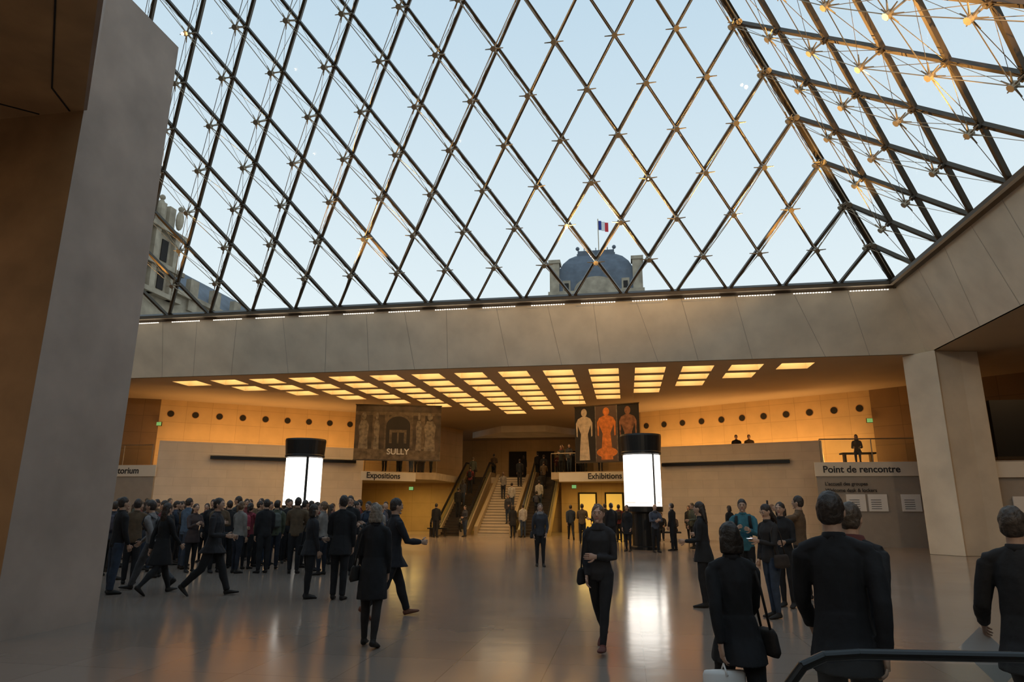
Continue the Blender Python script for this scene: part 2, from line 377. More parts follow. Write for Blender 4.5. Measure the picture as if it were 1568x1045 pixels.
human('walking_man',(4.2,2.55,0),-50,1.78,dict(WALK,aL=(-14,5,20,3),aR=(26,5,60,10)),top=(.013,.014,.02),bot=K,hair=(.03,.02,.015),shoe=(.16,.06,.03),vox=.011,coat=.43,head=(-5,-8))
human('standing_man',(2.65,4.2,0),10,1.80,STAND2,top=K,bot=K,coat=.42,head=(20,0))
human('standing_woman',(2.05,4.25,0),-40,1.64,STAND2,fem=True,top=(.02,.02,.024),bot=K,style='bob',bag=(-1,K),coat=.45)
human('walking_man',(.1,4.3,0),-78,1.80,dict(WALK,aR=(5,8,80,25),aL=(10,8,70,20)),top=(.02,.022,.026),bot=K,coat=.44,vox=.011)
human('standing_man',(-1.75,4.1,0),-30,1.76,STAND,top=K,bot=DEN)
human('walking_woman',(-.95,4.3,0),-20,1.70,WALK,fem=True,top=K,bot=K,coat=.33,style='long')
human('walking_man',(-1.6,4.9,0),100,1.76,dict(WALK,lean=10),top=(.20,.19,.19),bot=GREY,style='short',pack=GREY)
human('standing_man',(-3.7,8.9,0),-20,1.80,STAND2,top=(.06,.10,.16),bot=DEN,vox=.014)
human('standing_woman',(-2.1,9.2,0),5,1.68,STAND3,fem=True,top=(.16,.02,.03),bot=K,pack=(.26,.03,.05),style='pony')
human('standing_man',(-1.45,9.4,0),30,1.75,STAND,top=(.07,.08,.05),bot=NAVY,pack=(.08,.09,.08))
human('standing_woman',(-1.3,10.6,0),-30,1.66,STAND2,fem=True,top=(.16,.12,.10),bot=K,style='long')
human('standing_man',(-2.75,9.3,0),60,1.74,CROSS,top=K,bot=K)
human('standing_woman',(-3.0,8.2,0),-120,1.65,STAND3,fem=True,top=(.05,.035,.035),bot=K,style='long',coat=.42)
human('standing_woman',(8.95,4.5,0),80,1.70,STAND2,fem=True,top=K,bot=K,style='long',coat=.42,head=(-10,-5))
human('standing_man',(9.8,5.6,0),170,1.76,STAND3,top=(.03,.13,.17),bot=K,style='short',pack=K)
human('standing_woman',(9.85,3.6,0),120,1.66,dict(STAND2,aL=(20,9,85,20)),fem=True,top=(.02,.017,.017),bot=DEN,style='long',bag=(-1,(.03,.02,.015)),extra=glowphone,head=(0,-20))
human('standing_woman',(10.3,4.8,0),150,1.70,STAND2,fem=True,top=K,bot=K,style='bob')
human('standing_man',(10.8,5.8,0),60,1.82,PHONE,top=(.12,.07,.035),bot=K,extra=phone)
human('standing_woman',(9.5,9.5,0),110,1.62,STAND2,fem=True,top=(.12,.04,.03),bot=K,style='long')
human('walking_woman',(8.42,-2.55,0),12,1.555,WALK,fem=True,top=K,bot=K,style='bob',hair=(.02,.014,.01),coat=.42,vox=.01,bag=(1,(.02,.015,.015)),extra=totebag)
human('walking_man',(8.93,-3.15,0),-14,1.76,dict(WALK2,lean=5),top=(.008,.008,.010),bot=K,coat=.43,vox=.01,head=(-12,0))
human('walking_man',(9.26,-2.3,0),-38,1.70,dict(WALK,aL=(-6,6,16,3),aR=(-36,12,12,0),lean=6),top=(.010,.010,.011),bot=K,coat=.44,vox=.01,hair=(.07,.05,.035),scarf=(.10,.025,.02))
human('walking_man',(10.1,-2.75,0),-40,1.67,dict(WALK,aL=(4,14,50,-14)),top=(.016,.015,.016),bot=K,coat=.42,vox=.01,hair=(.05,.035,.025),extra=paper(-1))

variants=[]
specs=[dict(top=K,bot=K,pose=STAND,H=1.76),dict(top=(.04,.04,.05),bot=DEN,pose=STAND2,H=1.66,fem=True,style='long'),
 dict(top=(.10,.065,.035),bot=K,pose=CROSS,H=1.74),dict(top=(.02,.03,.05),bot=K,pose=STAND3,H=1.70,pack=(.04,.04,.06)),
 dict(top=(.22,.20,.18),bot=NAVY,pose=STAND2,H=1.64,fem=True,style='pony',hair=(.14,.08,.04)),dict(top=K,bot=K,pose=STAND,H=1.68,fem=True,coat=.36,style='bob'),
 dict(top=(.14,.025,.025),bot=K,pose=STAND3,H=1.72,pack=K),dict(top=(.4,.37,.33),bot=DEN,pose=STAND,H=1.73),
 dict(top=K,bot=K,pose=SIT,H=1.70),dict(top=(.06,.04,.035),bot=DEN,pose=SIT,H=1.66,fem=True,style='long'),dict(top=(.02,.03,.05),bot=K,pose=WALK,H=1.75),
 dict(top=(.07,.08,.06),bot=K,pose=STAND2,H=1.78,hair=(.09,.06,.03),bag=(1,(.05,.03,.02))),dict(top=(.02,.02,.022),bot=K,pose=STAND3,H=1.63,fem=True,coat=.42,style='long',scarf=(.22,.06,.05),hair=(.05,.03,.02)),
 dict(top=(.06,.07,.10),bot=K,pose=CROSS,H=1.71,style='bald',scarf=(.05,.05,.06))]
for i,sp in enumerate(specs):
    b=human('v%d'%i,(0,0,0),0,vox=.018,link=False,**sp); o=b.obj('visitor_mesh_%d'%i,smooth=True); variants.append(o.data); bpy.data.objects.remove(o)
def inst(i,loc,rot,name=None,sc=1):
    nm=name or ('seated_visitor' if i in(8,9) else 'standing_visitor' if i!=10 else 'walking_visitor')
    o=bpy.data.objects.new(nm,variants[i]); S.collection.objects.link(o); o.location=loc; o.rotation_euler[2]=rad(rot); o.scale=(sc,)*3
placed=[(-3.7,8.9),(-2.1,9.2),(-1.45,9.4),(-1.3,10.6),(-2.75,9.3),(-3,8.2)]
n=0; tries=0
while n<76 and tries<6000:
    tries+=1
    y=random.uniform(7.8,17.5) if n<46 else random.uniform(7.8,12.0); t=y+7.55
    x=7.72+random.uniform(-.82,-.36)*t
    if (abs(x+6.1)<1.1 and abs(y-20)<1.6): continue
    if all((x-a)**2+(y-b)**2>.33 for a,b in placed):
        placed.append((x,y)); inst(random.choice([0,1,2,3,4,5,6,0,2,5,11,12,13,12,11]),(x,y,0),random.uniform(-180,180),sc=random.uniform(.98,1.06)); n+=1
for (x,y,i,r) in [(-2.6,5.6,2,30),(-3.5,6.3,5,-40),(-4.3,7.0,3,20),(-2.9,6.9,6,100),
                  (6.7,24.5,0,30),(7.3,25.2,6,0),(11.6,20,5,40),(-1.0,29.0,1,150),(1.7,28.6,5,20),(2.2,28.9,7,30),(-2.3,27.8,0,0),
                  (7.1,19.2,0,20),(6.5,20.5,12,100),(7.7,18.6,5,160),(8.7,18.3,13,200),(9.4,19.4,0,60),(10.3,21,11,120),(5.7,23.5,2,0),(4.9,27,10,10),(3.6,25,13,30)]: inst(i,(x,y,0),r)

# ------------------------------------------------------------ pyramid
HW=17.71; ZB=9.65; HP_=21.6; N=18; st=2*HW/N
pyr=empty('glass_pyramid',(0,0,0))
frame=MB(); cab=MB(); gl=MB(); hubs=MB(); led=MB()
corners=[V((HW,HW,ZB)),V((-HW,HW,ZB)),V((-HW,-HW,ZB)),V((HW,-HW,ZB))]; apex=V((0,0,ZB+HP_))
ledm=emis('led_white',(1,.88,.72),4,False)
for fi in range(4):
    A=corners[fi]; Bc=corners[(fi+1)%4]
    e=(Bc-A)/N; up=(apex-(A+Bc)/2)/N
    nin=e.cross(up).normalized()
    mid=(A+Bc)/2
    if nin.dot(V((0,0,ZB))-mid)<0: nin=-nin
    nd=lambda k,j:A+e*(j+k/2)+up*k
    for i in range(N):
        frame.bar(nd(0,i)+nin*.05,nd(N-i,i)+nin*.05,.095,.14,nin,steel)
        frame.bar(nd(0,N-i)+nin*.05,nd(N-i,0)+nin*.05,.095,.14,nin,steel)
    frame.bar(nd(0,0),nd(N,0),.2,.2,nin,steel)
    frame.bar(A+nin*.1,Bc+nin*.1,.30,.2,nin,steel)
    gl.add([A-nin*.03,Bc-nin*.03,apex-nin*.03],[(0,1,2)],glass)
    def dep(k,j):
        m=min(k,j,N-k-j); return .25+.80*min(1,m/4)
    inn={}
    for k in range(1,N):
        for j in range(0,N-k+1):
            inn[(k,j)]=nd(k,j)+nin*dep(k,j)
    for (k,j),q in inn.items():
        p=nd(k,j)
        cab.rod(p,q,.028,steel2,5)
        hubs.rod(q-nin*.09,q+nin*.09,.095,steel2,8); hubs.rod(p+nin*.1,p+nin*.22,.085,steel,6)
        for dk,dj in ((1,0),(1,-1)):
            q2=inn.get((k+dk,j+dj))
            if q2 is not None: cab.rod(q,q2,.014,steel2,4)
        for dk,dj in ((1,0),(1,-1),(-1,0),(-1,1),(0,1),(0,-1)):
            k2,j2=k+dk,j+dj
            if k2>=0 and j2>=0 and k2+j2<=N:
                p2=nd(k2,j2)
                if dk: cab.rod(q,p2+nin*.1,.009,steel2,4)
                hubs.rod(q,q+(p2-q).normalized()*.34,.030,steel2,5,r2=.016)
    if fi==0:
      for i in range(N):
        for s_ in range(14):
            c=A+e*(i+.18+.64*s_/13)+nin*.28-V((0,0,.15)); led.box(c-V((.028,.015,.012)),c+V((.028,.015,.012)),ledm)
frame.obj('steel_glazing_bars',pyr); cab.obj('cable_struts',pyr); hubs.obj('strut_hubs',pyr); gl.obj('glass_panes',pyr)
glintm=emis('glint_warm',(1,.72,.35),18,False); lm=MB()  # glowing balls stand in for light reflections glinting on the glass
def fnode(fi,k,j,d=.5):
    A=corners[fi];Bc=corners[(fi+1)%4];e=(Bc-A)/N;up=(apex-(A+Bc)/2)/N
    nin=e.cross(up).normalized()
    if nin.dot(V((0,0,ZB))-(A+Bc)/2)<0: nin=-nin
    return A+e*(j+k/2)+up*k+nin*d
for (k,j) in [(2,5),(4,6),(4,9),(6,8),(5,4),(7,9),(3,3)]: lm.ball(fnode(0,k,j,.9),.05,glintm,8,6)
for (k,j) in [(5,13)]: lm.ball(fnode(3,k,j,.9),.06,glintm,8,6)
lm.obj('reflection_glints',pyr)

ring=MB(); OUT=18.95; ZC=7.2
for fi in range(4):
    a=corners[fi];b=corners[(fi+1)%4]
    ta=V((a.x,a.y,9.5));tb=V((b.x,b.y,9.5)); sa=OUT/HW
    ba=V((a.x*sa,a.y*sa,ZC)); bb=V((b.x*sa,b.y*sa,ZC))
    ring.quad(ta,tb,bb,ba,concrete)
    ring.quad(V((a.x*.985,a.y*.985,9.5)),V((b.x*.985,b.y*.985,9.5)),tb,ta,concrete)
    ring.quad(V((a.x*.985,a.y*.985,9.62)),V((b.x*.985,b.y*.985,9.62)),V((b.x*.985,b.y*.985,9.5)),V((a.x*.985,a.y*.985,9.5)),steel)
    ring.quad(V((a.x*.985,a.y*.985,9.62)),V((b.x*.985,b.y*.985,9.62)),V((b.x*1.02,b.y*1.02,9.62)),V((a.x*1.02,a.y*1.02,9.62)),steel)
    ring.quad(ba,bb,bb+V((bb.x*.004,bb.y*.004,0)),ba+V((ba.x*.004,ba.y*.004,0)),concrete)
    n_=(bb-ba).cross(ta-ba).normalized()
    if n_.dot(V((0,0,5))-ba)<0: n_=-n_
    for i in range(1,19):
        u=i/19+.006*math.sin(i*5.1); sl=.012*math.sin(i*2.3)
        p=ta.lerp(tb,u)+n_*.004; q=ba.lerp(bb,u+sl*.6)+n_*.004
        d=(tb-ta).normalized()*.009
        ring.quad(p-d,p+d,q+d,q-d,joint)
rb=ring.obj('concrete_ring_beam'); led.obj('led_strip_lights',rb)

g=MB(); pav=mat('courtyard_paving',(.3,.28,.25),.9)
R_=260;h_=HW*1.02
for (a,b) in (((-R_,h_),(R_,R_)),((-R_,-R_),(R_,-h_)),((-R_,-h_),(-h_,h_)),((h_,-h_),(R_,h_))):
    g.box((a[0],a[1],9.3),(b[0],b[1],9.6),pav)
g.obj('courtyard_ground')

# ------------------------------------------------------------ room shell
f=MB(); f.box((-45,-35,-.3),(45,60,0),fm); f.obj('floor')
c=MB(); cof=emis('coffer_lamp',(1,.70,.34),6.0); cofs=mat('coffer_sides',(.85,.70,.46),.8,var=.03)
cx0,cy0,px,py=1.15,19.7,1.93,1.72; nrow=8
xa=cx0-7.5*px; xb=cx0+7.5*px; yb=cy0+nrow*py
o_=OUT*1.0
def q(x0,y0,x1,y1,m=ceilm): c.quad((x0,y0,ZC),(x1,y0,ZC),(x1,y1,ZC),(x0,y1,ZC),m)
q(-45,-35,45,-o_); q(-45,-o_,-o_,o_); q(o_,-o_,45,o_)
q(-45,o_,45,cy0); q(-45,cy0,xa,yb); q(xb,cy0,45,yb); q(-45,yb,45,60)
for r in range(nrow):
    for i in range(15):
        x0=xa+i*px;x1=x0+px;y0=cy0+r*py;y1=y0+py
        if r<=i<15-r:
            ax,bx,ay,by=x0+.34,x1-.34,y0+.30,y1-.22; d=.45; ins=.12
            c.quad((x0,y0,ZC),(x1,y0,ZC),(bx,ay,ZC),(ax,ay,ZC),ceilm);c.quad((x1,y0,ZC),(x1,y1,ZC),(bx,by,ZC),(bx,ay,ZC),ceilm)
            c.quad((x1,y1,ZC),(x0,y1,ZC),(ax,by,ZC),(bx,by,ZC),ceilm);c.quad((x0,y1,ZC),(x0,y0,ZC),(ax,ay,ZC),(ax,by,ZC),ceilm)
            t=ZC+d; A_=[(ax,ay,ZC),(bx,ay,ZC),(bx,by,ZC),(ax,by,ZC)];B_=[(ax+ins,ay+ins,t),(bx-ins,ay+ins,t),(bx-ins,by-ins,t),(ax+ins,by-ins,t)]
            for k in range(4): c.quad(A_[k],A_[(k+1)%4],B_[(k+1)%4],B_[k],cofs)
            c.quad(*B_,cof)
        else: q(x0,y0,x1,y1)
c.obj('ceiling')

lw=[(-26,20.5),(-17.1,24.8),(-8.6,31.3),(-6.1,36),(-4.4,42)]
rw=[(5.4,42),(6.6,37),(8.7,33.7),(19.6,27.2),(27,21.5)]
wall('wall_left_upper',lw[1],lw[2],3.3,ZC,.4,orange)
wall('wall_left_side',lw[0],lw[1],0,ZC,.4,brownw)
wall('wall_left_passage',lw[2],lw[3],3.3,ZC,.4,orange); wall('wall_left_passage_inner',lw[3],lw[4],3.3,ZC,.4,orange)
wall('wall_right_passage_inner',rw[0],rw[1],3.3,ZC,.4,orange); wall('wall_right_passage',rw[1],rw[2],3.3,ZC,.4,orange)
wall('wall_right_upper',rw[2],rw[3],3.3,ZC,.4,orange)
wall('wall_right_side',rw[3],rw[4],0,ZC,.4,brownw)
def portholes(p0,p1,z,n,s0,s1,name):
    b=MB(); p0=V(p0+(z,));p1=V(p1+(z,));d=(p1-p0); nn=V((d.y,-d.x,0)).normalized()
    if nn.y>0: nn=-nn
    for i in range(n):
        c_=p0.lerp(p1,s0+(s1-s0)*i/(n-1))
        b.rod(c_+nn*.0,c_+nn*.012,.17,dark,20)
        b.rod(c_-nn*.05,c_+nn*.008,.2,tanconc,20)
    b.obj(name)
portholes(lw[1],lw[2],6.45,9,.05,.97,'wall_portholes'); portholes(rw[2],rw[3],6.35,11,.03,.96,'wall_portholes')
portholes(lw[2],lw[3],6.4,4,.1,.9,'wall_portholes'); portholes(rw[1],rw[2],6.4,4,.1,.9,'wall_portholes')
exitm=emis('exit_green',(.25,.6,.2),.5,False)
def exit_sign(x,y,z):
    b=MB(); b.box((x-.12,y-.05,z),(x+.12,y,z+.18),exitm); b.box((x-.14,y-.0,z-.02),(x+.14,y+.06,z+.2),steel); b.obj('exit_sign')
exit_sign(-16.9,24.6,5.75); exit_sign(19.4,27.0,5.6); exit_sign(-4.6,30.5,2.5); exit_sign(4.8,30.9,2.6)
wall('wall_left_lower',(-14.9,22.2),(-6.6,28.0),0,4.7,.5,stone); wall('wall_right_lower',(9.3,29.1),(16.9,26.3),0,4.7,.5,stone)
def slot(p0,p1,z,name):
    b=MB();p0=V(p0+(z,));p1=V(p1+(z,));b.bar(p0,p1,.16,.16,(p1-p0).cross(V((0,0,1))),black); b.bar(p0+V((0,-.1,.13)),p1+V((0,-.1,.13)),.03,.22,(p1-p0).cross(V((0,0,1))),white); b.obj(name)
slot((-12.9,23.45),(-6.9,27.65),3.95,'handrail_ledge'); slot((9.6,28.9),(15.5,26.7),3.75,'handrail_ledge')
mz=MB(); mzm=mat('mezzanine_slab_concrete',(.46,.36,.24),.8)
mz.prism([(-26,22.5),(-15,22.5),(-6.8,28.2),(-3.3,31.0),(-3.3,45),(-26,45)][:],3.1,3.5,mzm)
mz.prism([(3.5,31.0),(9.3,29.3),(16.8,26.6),(16,23.9),(27,23.9),(27,45),(3.5,45)],3.1,3.5,mzm)
mz.box((-3.3,37.4,3.1),(3.5,50,3.5),mzm); mzo=mz.obj('mezzanine_floor')
def glassrail(pts,z,name,h=1.05):
    b=MB()
    for p0,p1 in zip(pts,pts[1:]):
        p0=V(p0+(z,));p1=V(p1+(z,));n=max(1,int((p1-p0).length/1.4))
        for i in range(n+1):
            c_=p0.lerp(p1,i/n); b.rod(c_,c_+V((0,0,h)),.02,steel2,6)
        b.rod(p0+V((0,0,h)),p1+V((0,0,h)),.03,steel2,8); b.quad(p0+V((0,0,.05)),p1+V((0,0,.05)),p1+V((0,0,h-.06)),p0+V((0,0,h-.06)),railglass)
    return b.obj(name,mzo)
glassrail([(-20,22.3),(-15.3,22.3)],3.5,'glass_balustrade',1.0); glassrail([(16.1,23.65),(20.3,23.65)],3.5,'glass_balustrade',1.0)
glassrail([(-6.6,28.2),(-3.3,31.1)],3.5,'glass_balustrade'); glassrail([(3.5,31.1),(9.2,29.4)],3.5,'glass_balustrade')
wall('wall_left_front',(-20.5,22.1),(-14.9,22.1),0,3.5,.3,greyp)
wall('wall_right_front',(15.8,23.5),(20.5,23.5),0,3.5,.3,greyp)
def sign(name,p0,p1,z0,z1,s,sz,m=white,tm=txt,tx=.35):
    p0=V(p0);p1=V(p1);d=p1-p0;a=math.atan2(d.y,d.x)
    b=MB(); b.box((0,-.06,0),(d.length,0,z1-z0),m); o=b.obj(name,loc=(p0.x,p0.y,z0),rz=a,bevel=.01)
    text(s,(tx,-.07,(z1-z0)*.27),sz,tm,o); return o
sign('meeting_point_sign',(15.75,23.5),(20.3,23.5),2.9,3.5,'Point de rencontre',.40,tx=.32)
sign('auditorium_sign',(-20.4,22.1),(-14.8,22.1),2.95,3.5,'Auditorium',.42,tx=2.75)
sign('exhibitions_sign',(-6.4,27.2),(-4.1,29.6),2.95,3.42,'Expositions',.44,tx=.3)
sign('exhibitions_sign',(4.0,30.6),(8.0,29.5),2.95,3.45,'Exhibitions',.44,tx=1.7)
b=MB()
for x in (16.9,17.75,19.05):
    b.box((x,23.44,1.45),(x+.75,23.49,2.15),bright)
    for k in range(5): b.box((x+.1,23.43,1.55+k*.09),(x+.5,23.435,1.57+k*.09),txt)
pn=b.obj('wall_notices')
text("L'accueil des groupes",(16.1,23.45,2.52),.2,txt,pn,0,'panel_lettering'); text('Welcome desk & lockers',(16.1,23.45,2.25),.2,txt,pn,0,'panel_lettering')
col=MB(); col.prism([(18.25,19.35),(18.98,18.35),(19.08,18.5),(19.95,18.72),(20.6,18.8),(20.9,20.2),(19.0,20.6)],0,ZC,concrete); col.obj('concrete_column',bevel=.02)
wall('wall_right_signage',(20.5,19.1),(29,18.0),0,3.25,.3,greyp)
sign('map_sign',(20.45,19.05),(26,18.4),2.65,3.2,'Musée du Louvre',.46,tx=1.05)
b=MB(); b.box((20.95,19.3,3.4),(27,19.5,5.45),black); b.box((20.9,19.25,3.3),(27.1,19.32,3.4),steel); b.obj('dark_display_screen')
b=MB(); b.box((21.0,18.9,1.35),(21.7,18.96,2.0),bright); b.obj('wall_notices')

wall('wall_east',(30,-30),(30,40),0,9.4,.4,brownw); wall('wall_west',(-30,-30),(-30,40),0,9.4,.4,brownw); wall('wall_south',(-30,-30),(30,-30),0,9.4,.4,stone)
wall('wall_back',(-12,50),(14,50),0,9.4,.4,orange)
wall('wall_back_lower_left',(-30,37),(-3.3,37),0,3.1,.3,orange); wall('wall_back_lower_right',(3.5,37),(30,37),0,3.1,.3,orange)
wall('wall_under_stairs',(-3.3,37.5),(3.5,37.5),0,3.1,.3,orange)
b=MB()
for x in (-2.2,.2,2.6): b.box((x,49.85,3.5),(x+1.5,49.98,6.2),dark)
b.obj('door_passage')
b=MB()
for x in (4.6,6.3): b.box((x,36.9,0),(x+1.2,36.98,2.5),dark); b.box((x+.1,36.86,.1),(x+1.1,36.9,2.4),emis('lit_room',(.85,.55,.10),.45))
b.obj('door_lower')
b=MB(); b.prism([(-4.0,43.5),(5.2,43.5),(2.2,39.5),(-1,39.5)],6.75,ZC,concrete); b.obj('ceiling_wedge')

# belvedere: pillar and overhanging platform
bp=MB()
bp.box((-4.2,-.17,0),(.2,1.5,9.45),tanconc)
bpo=bp.obj('belvedere_pillar')
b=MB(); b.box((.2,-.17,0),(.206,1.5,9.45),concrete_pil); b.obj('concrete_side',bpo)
b=MB(); b.prism([(.2,-.172),(-4.2,-.172),(-9,-6),(-4,-12),(7.2,-7.3)],7.12,9.45,tanconc); b.obj('platform',bpo)
b=MB()
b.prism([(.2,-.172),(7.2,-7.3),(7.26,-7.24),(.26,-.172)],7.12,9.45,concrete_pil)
for p,q_ in (((.2,-.72),(3.5,-4.1)),((.2,-.72),(.0,-.2)),((-.5,-.2),(-2.0,-1.6))):
    b.bar((p[0],p[1],7.115),(q_[0],q_[1],7.115),.02,.012,(0,0,1),dark)
b.obj('soffit_joints',bpo)
em=mat('etched_text',(.12,.06,.03),.8)
text('MITTERRAND',(-1.55,-.18,2.93),.1,em,bpo)
text('PYRAMIDE',(-1.35,-.18,2.78),.1,em,bpo)

# ------------------------------------------------------------ stairs and escalators
b=MB(); ns=22; y0=30.6; dy=6.8/ns; dz=3.5/ns; sx0,sx1=-.65,1.15
for i in range(ns):
    b.box((sx0,y0+i*dy,0 if i==0 else i*dz-.12),(sx1,y0+(i+1)*dy+.02,(i+1)*dz),stepm)
    b.box((sx0,y0+i*dy-.004,(i+1)*dz-.03),(sx1,y0+i*dy,(i+1)*dz-.005),dark)
for xl,xr in ((sx0-.2,sx0),(sx1,sx1+.2)):
    b.add([(xl,y0,0),(xl,y0+6.8,3.1),(xl,y0+6.8,3.7),(xl,y0,.5),(xr,y0,0),(xr,y0+6.8,3.1),(xr,y0+6.8,3.7),(xr,y0,.5)],[(0,1,2,3),(7,6,5,4),(3,2,6,7),(0,3,7,4),(0,4,5,1)],warmsteel)
b.obj('staircase')
def escalator(x0,x1,name):
    b=MB(); ya,yb_=y0-1.0,y0+8.2
    pr=[(ya,0),(y0+.3,0),(y0+6.8,3.5),(yb_,3.5)]
    def strip(xx0,xx1,lo,hi,m):
        vs=[];n=len(pr)
        for xx in (xx0,xx1):
            for (yy,zz) in pr: vs.append((xx,yy,zz+lo)); vs.append((xx,yy,zz+hi))
        fs=[]
        for i in range(n-1):
            a=2*i; fs+= [(a,a+2,a+3,a+1),(a+2*n,a+1+2*n,a+3+2*n,a+2+2*n),(a+1,a+3,a+3+2*n,a+1+2*n),(a,a+2*n,a+2+2*n,a+2)]
        fs+=[(0,1,1+2*n,2*n),(2*n-2,4*n-2,4*n-1,2*n-1)]
        b.add(vs,fs,m)
    for xs in (x0,x1-.22):
        strip(xs,xs+.22,-.3,.34,warmsteel)
        strip(xs+.09,xs+.13,.34,.92,railglass)
        strip(xs+.06,xs+.16,.92,1.02,rubber)
        for yy,zz,s_ in ((ya,0,-1),(yb_,3.5,1)):
            n=10
            for k in range(n):
                a0=pi*k/n-pi/2;a1=pi*(k+1)/n-pi/2
                b.rod((xs+.11,yy+s_*cos(a0)*.36,zz+.62+sin(a0)*.36),(xs+.11,yy+s_*cos(a1)*.36,zz+.62+sin(a1)*.36),.055,rubber,6)
    strip(x0+.22,x1-.22,-.2,.02,steel)
    for i in range(22): b.box((x0+.22,y0+.3+i*6.5/22,i*3.5/22),(x1-.22,y0+.3+(i+1)*6.5/22,(i+1)*3.5/22),steel)
    b.obj(name)
escalator(-3.1,-1.25,'escalator'); escalator(1.6,3.4,'escalator')
for (x,k,i,r) in [(-2.3,5,0,0),(-2.3,9,1,0),(2.5,4,3,0),(2.5,8,7,0),(2.5,12,5,0),(2.5,16,2,0),(-2.2,14,6,0),(2.4,19,0,0),(-2.3,18,11,0)]:
    inst(i,(x,y0+.3+(k+.5)*6.5/22,(k+1)*3.5/22+.0),r)
for (k,i,r) in [(3,1,180),(7,7,0),(12,4,0),(17,0,0)]: inst(i,(.9 if k%2 else .1,y0+(k+.5)*dy,(k+1)*dz),r)
for (x,y,i,r) in [(-5.9,29.4,0,180),(-5.2,29.9,2,200),(-4.7,30.6,1,170),(-4.2,31.2,5,180),(-3.9,32,3,90),(-4.8,32,0,180),(-5.5,31,12,150),(-5,33.5,13,20),(-1.5,39.5,2,0),(.5,40.5,5,0),(1.7,39,0,30),(3.0,39.8,6,180),(4.5,31.6,1,180),(5.4,31.4,0,160),(6.3,31.2,4,180),(4.0,32,12,160),
                  (13.4,28.6,0,170),(14.0,28.4,2,170),(4.0,33,2,180),(5.0,34,5,120),(-9.5,27.2,3,160)]: inst(i,(x,y,3.5),r)
b=MB(); b.box((17.2,24.3,3.9),(18.6,24.8,3.97),black)
for x in (17.3,18.4): b.box((x,24.4,3.5),(x+.08,24.7,3.9),steel)
b.obj('bench',mzo); inst(9,(17.9,24.5,3.45),160)
b=MB(); b.box((6.6,26.2,.38),(10.2,26.8,.46),black)
for x in (6.8,8.3,9.8): b.box((x,26.3,0),(x+.12,26.7,.38),steel)
b.obj('bench',bevel=.015)
for i,x in enumerate((7.0,7.6,8.2,8.7,9.3,9.9)): inst(8+i%2,(x,26.35,0),180+random.uniform(-25,25))
for (x,i) in ((10.6,5),(6.2,0)): inst(i,(x,26.2,0),150)
b=MB(); b.box((-3.0,28.6,.4),(-1.9,29.0,.46),black); b.box((-2.9,28.7,0),(-2.8,28.9,.4),steel); b.box((-2.1,28.7,0),(-2.0,28.9,.4),steel); b.obj('bench')
inst(8,(-2.5,28.75,0),180)

# ------------------------------------------------------------ kiosks
lit=emis('lightbox_white',(1,.94,.85),3.0); litg=emis('lightbox_print_grey',(1,.93,.84),.75)
def kiosk(x,y,r,split,name):
    b=MB()
    b.lathe([(r*.75,0),(r*.75,.1),(r*.62,.14),(r*.62,1.35),(r,1.42),(r,1.6)],(x,y,0),black,40)
    b.lathe([(r*.94,1.6),(r*.94,3.62)],(x,y,0),black,40)
    b.lathe([(r*.97,3.62),(r*1.04,3.64),(r*1.04,3.72),(r*1.02,3.75),(r*1.08,4.35),(r*1.06,4.42),(r*.6,4.44)],(x,y,0),black,40)
    ph0=math.atan2(-7.55-y,7.72-x)
    def patch(a0,a1,z0,z1,rr,m):
        n=max(1,int(abs(a1-a0)/6))
        for k in range(n):
            p=[ph0+rad(a0+(a1-a0)*t_/n) for t_ in (k,k+1)]
            b.quad((x+rr*cos(p[0]),y+rr*sin(p[0]),z0),(x+rr*cos(p[1]),y+rr*sin(p[1]),z0),(x+rr*cos(p[1]),y+rr*sin(p[1]),z1),(x+rr*cos(p[0]),y+rr*sin(p[0]),z1),m)
    for a0,a1 in split:
        patch(a0,a1,1.62,3.60,r*.96,lit)
        w_=a1-a0
        patch(a0+w_*.15,a0+w_*.5,1.72,1.80,r*.965,litg); patch(a0+w_*.6,a0+w_*.85,1.72,1.76,r*.965,litg)
        patch(a0+w_*.48,a0+w_*.5,1.95,2.9,r*.965,litg); patch(a0+w_*.38,a0+w_*.4,1.95,2.6,r*.965,litg)
    b.obj(name,smooth=False)
kiosk(-6.08,20,.80,[(-88,5),(13,80)],'illuminated_column_kiosk'); kiosk(8.34,20,.76,[(-80,35),(42,85)],'illuminated_column_kiosk')

# ------------------------------------------------------------ banners
def banner(name,p0,p1,z0,z1,shapes,base,extras=None):
    p0=V(p0);p1=V(p1);d=p1-p0;L=d.length;a=math.atan2(d.y,d.x);h=z1-z0
    b=MB(); b.box((0,0,0),(L,.03,h),base)
    for li,(pts,m) in enumerate(shapes):
        y=-.004-.0015*li; b.add([(u*L,y,v*h) for u,v in pts],[tuple(range(len(pts)))],m)
    b.box((-.03,-.02,h),(L+.03,.05,h+.05),steel); b.box((-.03,-.02,-.05),(L+.03,.05,0),steel)
    for u in (.08,.92): b.rod((u*L,.015,h),(u*L,.015,ZC-z0-.004),.008,steel2,4)
    return b.obj(name,loc=(p0.x,p0.y,z0),rz=a)
def ell(cx,cy,rx,ry,n=20,a0=0,a1=360): return [(cx+rx*cos(rad(a0+(a1-a0)*i/n)),cy+ry*sin(rad(a0+(a1-a0)*i/n))) for i in range(n+(0 if a1-a0==360 else 1))]
pb=mat('painting_brown',(.07,.048,.03),.8,var=.5,scale=2); pb2=mat('painting_ochre',(.12,.085,.05),.8,var=.5,scale=4); pb3=mat('painting_dark',(.025,.018,.012),.8); pb4=mat('painting_stone',(.18,.14,.095),.8,var=.5,scale=6)
sh=[([(.0,.82),(1,.82),(1,.88),(0,.88)],pb2)]
